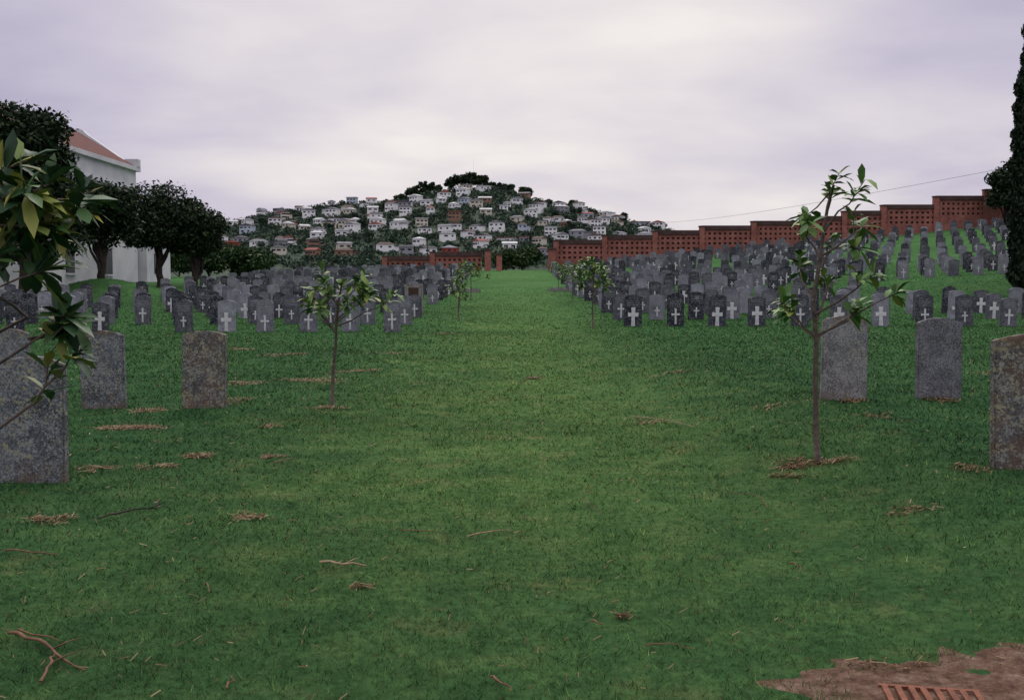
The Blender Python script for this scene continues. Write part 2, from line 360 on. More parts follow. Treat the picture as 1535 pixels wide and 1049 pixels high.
# ------------------------------------------------------------------ headstones
def slab(name,w,h,t,arch,m_,bev=.012,deep=.25):
    bm=bmesh.new(); pts=[(-w/2,-deep),(w/2,-deep)]
    K=14
    for i in range(K+1):
        s=-1+2*i/K; pts.append((-s*w/2*1.0,h-arch*(s*s)**1.05))
    vs=[bm.verts.new((x,-t/2,z)) for x,z in pts]
    f=bm.faces.new(vs); r_=bmesh.ops.extrude_face_region(bm,geom=[f])
    bmesh.ops.translate(bm,vec=(0,t,0),verts=[e for e in r_['geom'] if isinstance(e,bmesh.types.BMVert)])
    bmesh.ops.recalc_face_normals(bm,faces=bm.faces)
    ed=[e for e in bm.edges if abs(e.verts[0].co.y-e.verts[1].co.y)<1e-5]
    if bev: bmesh.ops.bevel(bm,geom=ed,offset=bev,segments=2,affect='EDGES')
    me=bpy.data.meshes.new(name); bm.to_mesh(me); bm.free(); me.materials.append(m_); return me
def roughen(me,seed):
    bm=bmesh.new(); bm.from_mesh(me)
    bmesh.ops.subdivide_edges(bm,edges=[e for e in bm.edges if e.calc_length()>.1],cuts=8)
    bmesh.ops.triangulate(bm,faces=[f for f in bm.faces if len(f.verts)>4])
    for v in bm.verts:
        n_=noise.noise(Vector((v.co.x*16+seed,v.co.y*16,v.co.z*16)))+.6*noise.noise(Vector((v.co.x*45+seed,v.co.y*45,v.co.z*45)))
        c_=Vector((v.co.x,0,v.co.z-.45)); 
        if abs(v.co.x)>.2 or v.co.z>.7: v.co-=c_.normalized()*max(-.002,n_*.011)
    bm.to_mesh(me); bm.free(); return me
near=[(-3.42,7.05,M_sA,.90,'grey headstone spotted with pale lichen on the lawn',1),(3.52,6.75,M_sB,.92,'mottled brown headstone thick with yellow lichen',-1),
 (-3.56,11.45,M_sB,.89,'brown headstone covered with crusty tan lichen',1.5),(-4.72,11.45,M_sA,.9,'grey lichen spotted headstone, slightly tilted',-1.5),(-5.86,11.5,M_sA,.93,'grey headstone with yellow lichen blotches',1),
 (3.68,11.0,M_sD,.93,'pale grey headstone with few lichen spots, blank back',.8),(4.78,11.1,M_sC,.90,'plain dark grey granite headstone, rough blank back',0),(5.95,11.0,M_sC,.9,'plain dark grey granite headstone, rough blank back',-1)]
for i,(x,y,m_,h_,lab,tilt) in enumerate(near):
    me=roughen(slab('headstone_slab',.46 if y<8 else .50,h_,.085,.045+.01*(i%3==0),m_,.010),i*7.3)
    o=obj('headstone',me,loc=(x,y,T(x,y)),rot=(R(random.uniform(-1.5,1.5)),R(tilt*.6),R(random.uniform(-4,4))))
    meta(o,lab,'gravestone',group='headstones in the cemetery')
S1=[slab('arched_slab',.47,.88,.09,.06,M_far,.012),slab('tall_slab',.45,.92,.09,.08,M_far,.012),slab('low_slab',.46,.80,.10,.05,M_far,.012)]
def crossmesh(name,h,aw,th,zc,t=.008):
    a=th/2; s=1.25
    pts=[(-a*s,0),(a*s,0),(a,h*.3),(a,h*.62-a),(aw,h*.62-a*s),(aw,h*.62+a*s),(a,h*.62+a),(a*s,h),(-a*s,h),(-a,h*.62+a),(-aw,h*.62+a*s),(-aw,h*.62-a*s),(-a,h*.62-a),(-a,h*.3)]
    n_=len(pts)
    V=[(x,-.047-t,z+zc) for x,z in pts]+[(x,-.040,z+zc) for x,z in pts]
    F=[tuple(range(n_))]+[(i,i+n_,(i+1)%n_+n_,(i+1)%n_) for i in range(n_)]
    return newmesh(name,V,F,[M_cross])
C1=crossmesh('large_cross',.42,.11,.045,.08); C2=crossmesh('small_cross',.28,.075,.035,.14); C3=crossmesh('wide_cross',.5,.14,.09,.04)
V=[];F=[];tube(V,F,[(0,-.040,.70),(0,-.053,.70)],[.06,.06],14); EMB=newmesh('round_emblem',V,F,[M_emb])
rows=[];yr=26.8
while yr<80: rows.append(yr); yr+=3.1 if yr<50 else 2.7
cand=[]
for yr in rows:
    for sgn in (-1,1):
        k=0; sh=random.uniform(0,.2) if yr>35 else 0
        while True:
            x=sgn*(3.25+sh+1.12*k); k+=1
            lim=21.5 if sgn<0 else 41
            if abs(x)>lim or abs(x)>.545*yr+1.2: break
            xj=x+random.uniform(-.05,.05); y=yr+random.uniform(-.08,.08)
            if sgn<0 and yr>43 and x<-17.5: continue
            if sgn>0 and x>14.5 and 35.5<yr+.1*(x-14)<43.5: continue
            if random.random()<.04: continue
            if sgn<0 and k==1 and yr>27: 
                if 35<yr<40: continue
            cand.append((math.hypot(xj,y),xj,y))
cand.sort()
indiv,rest=cand[:285],cand[285:]
def stone_kind():
    return random.choices([0,1,2],[.6,.22,.18])[0], random.choices(['l','s','w','n','e'],[.28,.28,.10,.16,.18])[0]
LABS={'l':'weathered dark headstone with a pale Latin cross','s':'weathered dark headstone with a small pale cross','w':'dark headstone with a broad white cross','n':'weathered blank dark grey headstone','e':'dark headstone with round emblem above a small cross'}
for _,x,y in indiv:
    sk,ck=stone_kind()
    if y<28: ck=random.choice(['l','s','w','l','w'])
    o=obj('headstone',S1[sk],loc=(x,y,T(x,y)-random.uniform(0,.05)),rot=(R(random.gauss(0,1.3)),R(random.gauss(0,1.2)),R(random.gauss(0,3))))
    meta(o,LABS[ck],'gravestone',group='headstones in the cemetery')
    if ck!='n':
        obj('cross',{'l':C1,'s':C2,'w':C3,'e':C2}[ck],o)
        if ck=='e': obj('emblem',EMB,o)
SV=[];SF=[];SM=[]
simp=[slab('far_slab',.47,.88,.09,.06,M_far,0),slab('far_slab_tall',.45,.92,.09,.08,M_far,0),slab('far_slab_low',.46,.8,.09,.05,M_far,0)]
def addm(me,M,mi):
    b=len(SV)
    for v in me.vertices: SV.append(tuple(M@v.co))
    for p_ in me.polygons: SF.append(tuple(b+i for i in p_.vertices)); SM.append(mi)
for _,x,y in rest:
    M=Matrix.Translation((x,y,T(x,y)-random.uniform(0,.05)))@Matrix.Rotation(R(random.gauss(0,3)),4,'Z')@Matrix.Rotation(R(random.gauss(0,1.3)),4,'Y')
    addm(random.choice(simp),M,0)
    c_=random.choice([C1,C2,C3,C1,C1,None])
    if c_: addm(c_,M,1)
me=newmesh('distant_headstones',SV,SF,[M_far,M_cross]); me.polygons.foreach_set('material_index',SM)
o=obj('distant_headstones',me); meta(o,'massed rows of small weathered headstones up the slope','gravestones',kind='stuff')
# plaque pedestal
x,y=-3.5,35.6
e=empty('memorial_pedestal',(x,y,T(x,y))); meta(e,'grey concrete memorial block with a bronze plaque','memorial',)
bm=bmesh.new(); bmesh.ops.create_cube(bm,size=1); bmesh.ops.scale(bm,vec=(.62,.45,1.15),verts=bm.verts); bmesh.ops.translate(bm,vec=(0,0,.475),verts=bm.verts)
bmesh.ops.bevel(bm,geom=bm.edges[:],offset=.03,segments=2,affect='EDGES'); me=bpy.data.meshes.new('pedestal'); bm.to_mesh(me); bm.free(); me.materials.append(M_sD); obj('pedestal',me,e)
obj('plaque',boxmesh('plaque',[(-.18,.18,-.24,-.223,.62,.92)],M_bronze),e)
# kerbs
for (x0,x1) in ((-3.3,-1.7),(2.0,3.7)):
    xm=(x0+x1)/2
    e=obj('concrete_kerb',boxmesh('concrete_kerb',[(x0-xm,x1-xm,-.12,.12,-.3,.14),(x0-xm+.1,x1-xm-.1,.123,.5,-.3,.20)],M_sD),loc=(xm,54.5,T(xm,54.5)))
    meta(e,'low pale concrete kerb step beside the grass path','kerb',group='concrete kerbs by the path')
# ------------------------------------------------------------------ brick wall
def wallrun(panels,name,label,ends):
    e=empty(name,(panels[0][0],82,T(panels[0][0],82))); meta(e,label,'wall',group='brick boundary wall')
    ex,ey,ez=e.location
    for (x0,x1,ztop,zb,hr) in panels:
        w_=x1-x0; H=ztop-zb
        rh=.40; top=H-.12; z=top-hr*rh-.08
        bl=[(0,w_,-.02,.14,-.9,z)]
        nh=int(w_/.40); sw=w_/nh
        for r_ in range(hr):
            zz_=z+r_*rh
            for k in range(nh+1):
                a0=max(0,k*sw-.11); a1=min(w_,k*sw+.11)
                bl.append((a0,a1,-.02,.06,zz_,zz_+.17))
            bl.append((0,w_,-.02,.06,zz_+.17,zz_+rh))
        bl2=[(0,w_,.062,.14,z,z+hr*rh)]  # backing slab added behind the lattice so its holes look dark
        loc=(x0-ex,0,zb-ez)
        obj('brick_panel',boxmesh('brick_panel',bl,M_brick),e,loc)
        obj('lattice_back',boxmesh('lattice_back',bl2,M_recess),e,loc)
        obj('coping',boxmesh('coping',[(-.02,w_+.02,-.12,.24,H-.2,H+.14)],M_cope),e,loc)
    for (x,zt,zb) in ends:
        obj('pillar',boxmesh('pillar',[(-.21,.21,-.16,.26,-1.0,zt-zb)],M_brick),e,(x-ex,0,zb-ez))
        obj('pillar_cap',boxmesh('pillar_cap',[(-.25,.25,-.2,.3,zt-zb,zt-zb+.1)],M_cope),e,(x-ex,0,zb-ez))
def pz(py): return 1.4+(430-py)*82/1490
def pxx(px): return (px-767)/1490*82
steps=[(833,905,362),(905,980,355),(980,1050,348),(1050,1127,341),(1127,1200,334),(1200,1262,327),(1262,1320,319),(1320,1398,310),(1398,1472,297),(1472,1550,287),(1550,1630,277)]
P=[];E=[]
for a_,b_,t_ in steps:
    x0,x1=pxx(a_),pxx(b_); zt=pz(t_); P.append((x0,x1,zt,zt-2.5,3)); E.append((x0,zt+.02,zt-2.5))
wallrun(P,'brick_wall','long stepped red brick wall with pierced lattice and dark coping',E)
P=[(pxx(577),pxx(648),pz(386),pz(386)-1.9,2),(pxx(648),pxx(722),pz(380),pz(380)-1.9,2)]
wallrun(P,'brick_wall','low stepped red brick wall with dark coping beside the gateway',[(pxx(577),pz(386)+.05,2.0),(pxx(648),pz(380)+.05,2.2)])
for (px,py,wd) in ((731,374,.5),(748,380,.45),(826,372,.6)):
    x=pxx(px); zb=T(x,81.6)
    e=empty('gate_pillar',(x,81.6,zb)); meta(e,'square red brick gate pillar with a flat cap','gate pillar',group='brick gate pillars')
    H=pz(py)-zb
    obj('shaft',boxmesh('shaft',[(-wd/2,wd/2,-.3,.3,-.3,H-.14)],M_brick),e); obj('cap',boxmesh('cap',[(-wd/2-.06,wd/2+.06,-.37,.37,H-.14,H)],M_cope),e)
# ------------------------------------------------------------------ foliage
def leafquads(C,size):
    n_=len(C); d1=rng.normal(size=(n_,3)); d1/=np.linalg.norm(d1,axis=1)[:,None]
    d2=np.cross(d1,rng.normal(size=(n_,3))); d2/=np.linalg.norm(d2,axis=1)[:,None]
    s=(size*(.6+.8*rng.random(n_)))[:,None]
    return np.stack([C-d1*s,C-d2*s*.5,C+d1*s,C+d2*s*.5],1)
def blobs(nb,rad,zc,rb,nl):
    bc=[];out=[]
    for _ in range(nb):
        v=rng.normal(size=3); v/=np.linalg.norm(v); v*=rng.random()**.4
        c=v*np.array(rad)+np.array([0,0,zc]); bc.append(c)
    per=nl//nb
    for c in bc:
        r_=rb*(.6+.7*rng.random()); v=rng.normal(size=(per,3)); v/=np.linalg.norm(v,axis=1)[:,None]
        v*=(rng.random(per)**.33)[:,None]*r_*np.array([1,1,.75])*(1+np.clip(.16*rng.normal(size=(per,1)),-.3,.3))
        out.append(c+v)
    return bc,np.concatenate(out)
def tree(name,x,y,label,cat,trunk_h,rad,zc,nb,rb,nl,ls,mleaf,group=None,tr=.2,z0=None,nlimb=8):
    z=T(x,y) if z0 is None else z0
    e=empty(name,(x,y,z)); meta(e,label,cat,group)
    bc,C=blobs(nb,rad,zc,rb,nl)
    V=[];F=[]
    stem=wiggle((0,0,-.3),(random.uniform(-.1,.1)*zc,0,zc*.9),6,.03); tube(V,F,stem,[tr*(1-.7*i/6) for i in range(7)],8)
    for c in bc[:nlimb]:
        s=stem[1 if random.random()<.5 else 2]; tube(V,F,wiggle(s,Vector(c),4,.05),[tr*.5,tr*.42,tr*.3,tr*.18,tr*.06],6)
    obj('trunk',newmesh('trunk',V,F,[M_barkd],True),e)
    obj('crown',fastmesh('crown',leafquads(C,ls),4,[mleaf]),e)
    return e
tg='dark evergreen trees by the white building'
tree('evergreen_tree',-21.2,51.5,'dark round evergreen tree with forked bare trunk','tree',1.8,(1.4,1.2,1.4),3.7,32,.9,20000,.11,M_ct,tg,.22)
tree('evergreen_tree',-21.2,60,'dark round evergreen tree with forked bare trunk','tree',1.8,(1.8,1.5,1.6),4.0,36,.95,22000,.12,M_ct,tg,.24)
tree('evergreen_tree',-19.3,60.5,'dark round evergreen tree with forked bare trunk','tree',1.8,(1.5,1.3,1.4),3.4,32,.9,19000,.12,M_ct,tg,.2)
tree('evergreen_tree',-22.4,47,'dark dense evergreen tree close to the white building','tree',1.8,(1.6,1.4,1.6),3.5,34,.95,20000,.12,M_ct,tg,.22)
tree('evergreen_tree',-20.2,41.5,'tall dark evergreen tree overlapping the red roof','tree',2,(1.45,1.4,2.9),5.6,54,1.05,36000,.12,M_ct,tg,.28)
# shrubs beyond
for (x,y,rx,zc) in ((-28,92,2.6,1.9),(-24.5,93,2.2,1.4),(-32,96,3.5,2.6),(-37,100,4,3),(-29,84,2.4,1.6)):
    tree('shrub',x,y,'bushy green shrub beyond the graves','shrub',.5,(rx,1.4,.9),zc,12,.9,6000,.17,M_hedge,'shrubs beyond the graves',.1)
tree('shrub',.9,87,'dense green shrub filling the gateway','shrub',.3,(2.2,.9,.7),1.0,12,.8,5000,.14,M_hedge,'shrubs beyond the graves',.08)
tree('evergreen_tree',39.6,80.0,'dark rounded evergreen beside the brick wall','tree',1,(1.2,1.2,1.5),2.9,16,.9,9000,.16,M_ct,None,.2)
# cypress
x,y=20.75,38.8
e=empty('cypress_tree',(x,y,T(x,y))); meta(e,'tall narrow dark cypress tree beside the grave slope','tree')
V=[];F=[];tube(V,F,[(0,0,-.3),(0,0,6),(0,0,14.5)],[.25,.18,.04],8); obj('trunk',newmesh('trunk',V,F,[M_barkd],True),e)
nl=70000; zc=rng.random(nl)*15.6+.1
rr=1.22*np.clip(.75+zc/4,.5,1)*np.clip((16.0-zc)/9.,0,1)**.6
a=rng.random(nl)*2*np.pi; rr=rr*(.70+.34*rng.random(nl)**.6)*(1+.07*np.sin(a*5+zc*2.4)+.05*np.sin(zc*6+a*3)+.05*np.sin(zc*11+a*7))
C=np.stack([np.cos(a)*rr,np.sin(a)*rr,zc],-1)
Qc=leafquads(C,.075); Qc[:,:,2]=C[:,None,2]+(Qc[:,:,2]-C[:,None,2])*1.8
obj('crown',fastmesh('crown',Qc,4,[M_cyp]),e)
# ------------------------------------------------------------------ saplings
def leafshape(V,F,base,d,up,L,W,fold=.25,droop=.2):
    d=d.normalized(); s=d.cross(up)
    if s.length<1e-3: s=Vector((1,0,0))
    s.normalize(); n_=s.cross(d).normalized(); b=len(V)
    def P_(t,w,h): return tuple(base+d*(L*t)+s*w+n_*h-Vector((0,0,droop*L*t*t)))
    V+= [P_(0,0,0),P_(.3,W*.42,fold*W*.4),P_(.68,W*.5,fold*W*.5),P_(1,0,0),P_(.68,-W*.5,fold*W*.5),P_(.3,-W*.42,fold*W*.4),P_(.3,0,0),P_(.68,0,0)]
    F+= [(b,b+6,b+1),(b+6,b+7,b+2,b+1),(b+7,b+3,b+2),(b,b+5,b+6),(b+6,b+5,b+4,b+7),(b+7,b+4,b+3)]
def rosette(V,F,tip,axis,k,L,spread=1.0,along=.12):
    axis=axis.normalized()
    for i in range(k):
        a_=i*2.4+random.uniform(-.4,.4); o_=axis.orthogonal().normalized(); q=axis.cross(o_)
        radial=o_*math.cos(a_)+q*math.sin(a_)
        el=random.uniform(.05,.9) if i>2 else random.uniform(.9,1.6)
        d=radial*spread+axis*el
        st=tip-axis*random.uniform(0,along)
        leafshape(V,F,st,d,Vector((random.uniform(-.3,.3),random.uniform(-.3,.3),1)),L*random.uniform(.65,1.15),L*random.uniform(.3,.42),random.uniform(.1,.5),random.uniform(0,.4))
def sapling(x,y,stem,branches,L,k,label,mleaf=M_leaf,r0=.018,extra=1):
    e=empty('sapling',(x,y,T(x,y))); meta(e,label,'young tree',group='young trees lining the grass path')
    V=[];F=[];LV=[];LF=[]
    n_=len(stem); tube(V,F,stem,[r0*(1-.55*i/(n_-1)) for i in range(n_)],8)
    rosette(LV,LF,Vector(stem[-1]),Vector(stem[-1])-Vector(stem[-2]),k+2,L)
    for br in branches:
        P_=[Vector(p_) for p_ in br]; PP=[P_[0]]
        for i in range(1,len(P_)):
            mid=P_[i-1].lerp(P_[i],.5)+Vector([random.uniform(-1,1)*.02 for _ in range(3)]); PP+=[mid,P_[i]]
        m_=len(PP); tube(V,F,PP,[r0*.42*(1-.6*i/(m_-1)) for i in range(m_)],6)
        rosette(LV,LF,PP[-1],PP[-1]-PP[-2],k,L)
        for _ in range(extra):
            j=random.randrange(max(1,m_//2),m_); s=PP[j]
            d=(PP[j]-PP[j-1]).normalized()+Vector([random.uniform(-.9,.9) for _ in range(2)]+[random.uniform(.2,.9)])
            tip=s+d.normalized()*L*random.uniform(.4,1.2); tube(V,F,[s,tip],[r0*.2,r0*.12],5); rosette(LV,LF,tip,d,max(4,k-2),L*.9)
    obj('trunk',newmesh('trunk',V,F,[M_bark],True),e)
    obj('crown',newmesh('crown',LV,LF,[mleaf],True),e)
def fr(bx,by,px,py,sc,dep=None):
    return ((px-bx)*sc, random.uniform(-.3,.3) if dep is None else dep,(by-py)*sc)
# large right sapling
sc=7.4/1490; q=lambda px,py,dep=None:fr(1225,692,px,py,sc,dep)
st=[(0,0,-.05),q(1221,640,0),q(1219,570,.01),q(1219,510,0),q(1214,450,.02),q(1222,390,0),q(1226,350,0),q(1232,310,0),q(1240,280,0)]
br=[[q(1219,510,0),q(1196,488,-.05),q(1160,452,-.12)],[q(1219,505,0),q(1190,470),q(1178,445)],[q(1214,450,0),q(1206,420),q(1212,392)],[q(1222,390,0),q(1205,355),q(1192,330)],
 [q(1226,350,0),q(1240,320),q(1264,292)],[q(1222,385,0),q(1262,352),q(1302,335)],[q(1216,470,0),q(1262,430),q(1292,412)],[q(1219,505,0),q(1280,470),q(1345,436)],
 [q(1219,500,0),q(1250,478),q(1296,452)],[q(1219,480,0),q(1232,440),q(1236,412)],[q(1232,315,0),q(1222,295),q(1216,322)],[q(1222,400,0),q(1244,372),q(1262,375)]]
sapling((1225-767)*sc,7.32,st,br,.15,10,'young magnolia like tree with thin trunk and leafy tips',M_leaf,.022,1)
# left sapling
sc=11.6/1490; q=lambda px,py,dep=None:fr(497,610,px,py,sc,dep)
st=[(0,0,-.05),q(499,560,0),q(503,520,.02),q(505,485,0),q(509,450,0),q(514,425,0)]
br=[[q(503,500,0),q(485,470),q(455,447)],[q(504,490,0),q(490,455),q(478,435)],[q(505,485,0),q(530,462),q(562,440)],[q(505,490,0),q(545,470),q(588,452)],[q(508,460,0),q(498,435),q(495,420)],
 [q(508,455,0),q(528,435),q(540,422)],[q(504,500,0),q(478,478),q(462,462)],[q(506,480,0),q(520,470),q(528,452)],[q(506,470,0),q(540,450),q(555,428)],[q(505,495,0),q(480,475),q(488,458)]]
sapling((497-767)*sc,11.55,st,br,.16,10,'young tree with broad thin crown on the lawn',M_leaf,.022,2)
# very near left sapling
sc=3.3/1490
q=lambda px,py,dep=None:((px+190)*sc, random.uniform(-.28,.28) if dep is None else dep, 1.4-(py-430)*sc)
st=[(0,0,-.05),q(-185,950,0),q(-170,800,.02),q(-150,690,0),q(-110,560,0),q(-60,430,0),q(-20,330,0),q(15,265,0)]
br=[[q(-150,700,0),q(0,640,0),q(60,595,.02),q(100,545,.05),q(125,520,.05)],[q(-130,620,0),q(0,545,0),q(70,500,.0),q(120,455,.02)],[q(-110,560,0),q(20,470),q(60,430),q(85,400,0)],
 [q(-50,400,0),q(40,360),q(90,330),q(140,305,0)],[q(-20,330,0),q(60,300),q(105,270,0)],[q(-20,330,0),q(30,275),q(68,240,0)],
 [q(15,290,0),q(15,260),q(12,225,0)],[q(-60,430,0),q(0,370),q(40,345,0)],[q(-40,380,0),q(40,330),q(90,305)],[q(-90,500,0),q(0,390),q(20,360)],
 [q(60,500,0),q(95,480),q(112,465)],[q(-100,520,0),q(-20,400),q(10,310)],[q(-20,330,0),q(50,340),q(115,330,0)],[q(-30,350,0),q(40,300),q(55,280)],[q(-60,430,0),q(20,400),q(60,360)],[q(-20,340,0),q(20,300),q(25,285)],
 [q(-20,340,0),q(40,330),q(80,345)],[q(-20,330,0),q(10,290),q(35,255)],[q(-40,390,0),q(30,370),q(95,350)],[q(-60,430,0),q(-10,350),q(5,330)],[q(-20,330,0),q(70,290),q(120,285)]]
xn=(-190-767)*sc
sapling(xn,3.22,st,br,.125,11,'leafy young tree with dark glossy leaves and thin branches',M_leafn,.017,1)
def randsap(x,y,h,w,k=7,nb=8,L=.15):
    st=[(0,0,-.05)]+[(random.uniform(-.02,.02),0,h*t) for t in (.3,.5,.7,.88)]
    br=[]
    for i in range(nb):
        a_=i*2.4; t=.48+.4*i/nb; r_=w*(1-.55*(i/nb))*random.uniform(.7,1.1)
        br.append([(0,0,h*t),(r_*.5*math.cos(a_),r_*.5*math.sin(a_),h*(t+.05)),(r_*math.cos(a_),r_*math.sin(a_),h*(t+.12))])
    sapling(x,y,st,br,L,k,'young leafy tree beside the grass path',M_leaf,.025,2)
randsap(2.2,27,1.85,.55,11,16,.19)
randsap(-1.75,32.5,1.25,.4,8,8,.17)
randsap(-1.9,46,1.75,.75,10,13,.2)
randsap(2.55,42,1.5,.6,9,11,.2)
randsap(2.7,58,1.5,.6,8,8,.2)
randsap(-2.1,40,1.5,.35,7,7,.17)
# ------------------------------------------------------------------ white building
zb=T(-26,60)-.4; zE=9.2
e=empty('white_building',(-25.5,54,zb)); meta(e,'white rendered two storey building with red clay tile roof','building')
def loc(a,b,c): return (a+25.5,b-54,c-zb)
def bb(name,x0,x1,y0,y1,z0,z1,m_,par=e):
    a_=loc(x0,y0,z0); b_=loc(x1,y1,z1); return obj(name,boxmesh(name,[(a_[0],b_[0],a_[1],b_[1],a_[2],b_[2])],m_),par)
bb('wall',-37,-25.5,38,68,zb,zE,M_white)
bb('cornice',-37.2,-25.25,37.8,68.25,zE,zE+.28,M_white)
bb('string_course',-37.1,-25.4,37.9,68.12,zE-1.3,zE-1.1,M_white)
xr=-29.1; zr=11.75
Vr=[loc(-25.35,37.8,zE+.29),loc(-25.35,67.6,zE+.29),loc(xr,67.6,zr),loc(xr,37.8,zr),loc(-33.2,37.8,zE+.29),loc(-33.2,67.6,zE+.29)]
obj('roof',newmesh('roof',Vr,[(0,1,2,3),(3,2,5,4),(1,5,2),(0,3,4)],[M_tile]),e)
Vg=[];Fg=[]
prof=[(-25.2,zE+.29),(-25.2,zE+.8),(-26.1,zE+.8),(-26.1,zE+.7),(-28.6,zr-.1),(-28.9,zr+.2),(-29.4,zr+.2),(-29.7,zr-.1),(-33.3,zE+.29)]
n_=len(prof)
for yy_ in (67.61,68.1): Vg+=[loc(a_,yy_,c_) for a_,c_ in prof]
Fg=[tuple(range(n_))[::-1],tuple(range(n_,2*n_))]+[(i,(i+1)%n_,(i+1)%n_+n_,i+n_) for i in range(n_)]
obj('gable_parapet',newmesh('gable_parapet',Vg,Fg,[M_white]),e)
for yy_ in (42,47,52,57,62.5):
    for z0,z1 in ((T(-25.5,58)+.9,T(-25.5,58)+2.5),(zb+5.2,zb+6.8)):
        w_=bb('window',-25.52,-25.46,yy_,yy_+1.1,z0,z1,M_glass)
        p0=loc(-25.46,yy_-.08,z0-.12)
        obj('window_sill',boxmesh('window_sill',[(p0[0]-.05,p0[0]+.12,p0[1],p0[1]+1.26,p0[2],p0[2]+.1)],M_white),w_)
bb('annexe',-30,-25.0,68.3,73,zb,T(-24,72)+2.6,M_white)
bb('annexe_roof',-30.2,-24.8,68.28,73.2,T(-24,72)+2.6,T(-24,72)+2.8,M_cope)
bb('annexe_window',-25.04,-24.96,69.7,71.2,T(-24,72)+.5,T(-24,72)+1.9,M_glass)
# ------------------------------------------------------------------ hill
RP=np.array([(-200,400),(100,366),(250,350),(320,337),(400,325),(480,315),(560,306),(610,298),(655,291),(700,288),(745,290),(790,299),(870,313),(930,332),(990,350),(1080,379),(1200,404),(1500,425)],float)
RX=(RP[:,0]-767)/1490*720; RZ=1.4+(430-RP[:,1])/1490*720
def hill(x,y):
    Rz=(np.interp(x,RX,RZ)+np.interp(x-8,RX,RZ)+np.interp(x+8,RX,RZ))/3
    t=np.clip((y-400)/320,0,1); up=t**1.12
    dn=1-sst(730,1000,y)*.9
    n_=1.6*np.sin(x*.05+y*.021)*np.sin(y*.045+1)+1.1*np.sin(x*.11+2)*np.sin(y*.09)
    return np.where(y<=720,1+(Rz-1)*up,1+(Rz-1)*dn)+n_*np.clip(t*3,0,1)-1.5*(1-t)
hx=np.linspace(-520,420,160); hy=np.linspace(395,1050,110); X,Y=np.meshgrid(hx,hy); Z=hill(X,Y)
V=np.stack([X,Y,Z],-1).reshape(-1,3); idx=np.arange(X.size).reshape(X.shape)
F=np.stack([idx[:-1,:-1],idx[:-1,1:],idx[1:,1:],idx[1:,:-1]],-1).reshape(-1,4)
m,nt,b=mat('hazed_scrubby_hillside'); p=pos(nt)  # hill colours carry painted distance haze, slightly lighter and bluer
c=ramp(nt,noisef(nt,p,.06,6,.65),[(.3,(.022,.040,.030)),(.5,(.04,.066,.042)),(.68,(.065,.085,.052)),(.78,(.13,.11,.08))]); nt.links.new(c,b.inputs['Base Color']); bump(nt,b,noisef(nt,p,.3,4),1,2.); M_hill=m
o=obj('hill',newmesh('hill',V.tolist(),F.tolist(),[M_hill],True)); meta(o,'green suburban hill covered with scrub and houses','hill',kind='structure')
# houses
WC=[('white_weatherboard',(.78,.77,.78),(.88,.87,.87)),('cream_weatherboard',(.55,.51,.43),(.66,.61,.51)),('grey_weatherboard',(.25,.25,.28),(.36,.36,.4)),('tan_brick',(.22,.13,.09),(.3,.19,.13)),('red_painted_wall',(.3,.05,.04),(.38,.08,.06)),('pale_blue_wall',(.42,.48,.56),(.5,.55,.62))]
RC=[('grey_roof',(.15,.15,.17),(.24,.24,.26)),('brown_roof',(.09,.06,.055),(.14,.095,.08)),('red_roof',(.20,.065,.055),(.30,.11,.09)),('pale_roof',(.46,.46,.49),(.6,.6,.62)),('dark_roof',(.05,.05,.055),(.08,.08,.09))]
WM=[simple(n_,a_,b_,.3) for n_,a_,b_ in WC]; RM=[simple(n_,a_,b_,.4) for n_,a_,b_ in RC]
def housemeshes(w,d,h,kind,wing):
    bl=[(-w/2,w/2,-d/2,d/2,-4,h)]
    if wing: bl.append((w/2+.002,w/2+w*.4,-d*.35,d*.4,-4,h*.62))
    Vw,Fw=boxes(bl)
    rh=1.1 if kind!='flat' else .3; o_=.45
    def roofpart(x0,x1,y0,y1,z,kd):
        x0-=o_;x1+=o_;y0-=o_;y1+=o_; ym=(y0+y1)/2; xm=(x0+x1)/2
        if kd=='gable': V_=[(x0,y0,z),(x1,y0,z),(x1,y1,z),(x0,y1,z),(x0+.3,ym,z+rh),(x1-.3,ym,z+rh)]
        elif kd=='hip': V_=[(x0,y0,z),(x1,y0,z),(x1,y1,z),(x0,y1,z),(x0+(y1-y0)/2.3,ym,z+rh),(x1-(y1-y0)/2.3,ym,z+rh)]
        elif kd=='front': 
            return [(x0,y0,z),(x1,y0,z),(x1,y1,z),(x0,y1,z),(xm,y0+.3,z+rh*1.2),(xm,y1-.3,z+rh*1.2)],[(0,1,4),(1,2,5,4),(2,3,5),(3,0,4,5),(0,3,2,1)]
        else:
            return boxes([(x0,x1,y0,y1,z,z+.35)])
        return V_,[(0,1,5,4),(1,2,5),(2,3,4,5),(3,0,4),(0,3,2,1)]
    Vr,Fr=roofpart(-w/2,w/2,-d/2,d/2,h+.002,kind)
    if wing:
        v2,f2=roofpart(w/2+.52,w/2+w*.4,-d*.35,d*.4,h*.62+.002,'flat'); b_=len(Vr); Vr=list(Vr)+list(v2); Fr=list(Fr)+[tuple(b_+i for i in f) for f in f2]
    wins=[]
    nst=2 if h>3.6 else 1
    for s in range(nst):
        zc=h-1.25-2.1*s; k=random.choice([2,3])
        for i in range(k):
            ww=random.choice([1.0,1.4,2.0]); xc=-w/2+w*(i+.5)/k
            wins.append((xc-ww/2,xc+ww/2,-d/2-.06,-d/2+.02,zc-.5,zc+.4))
    return Vw,Fw,Vr,Fr,wins
protos=[]
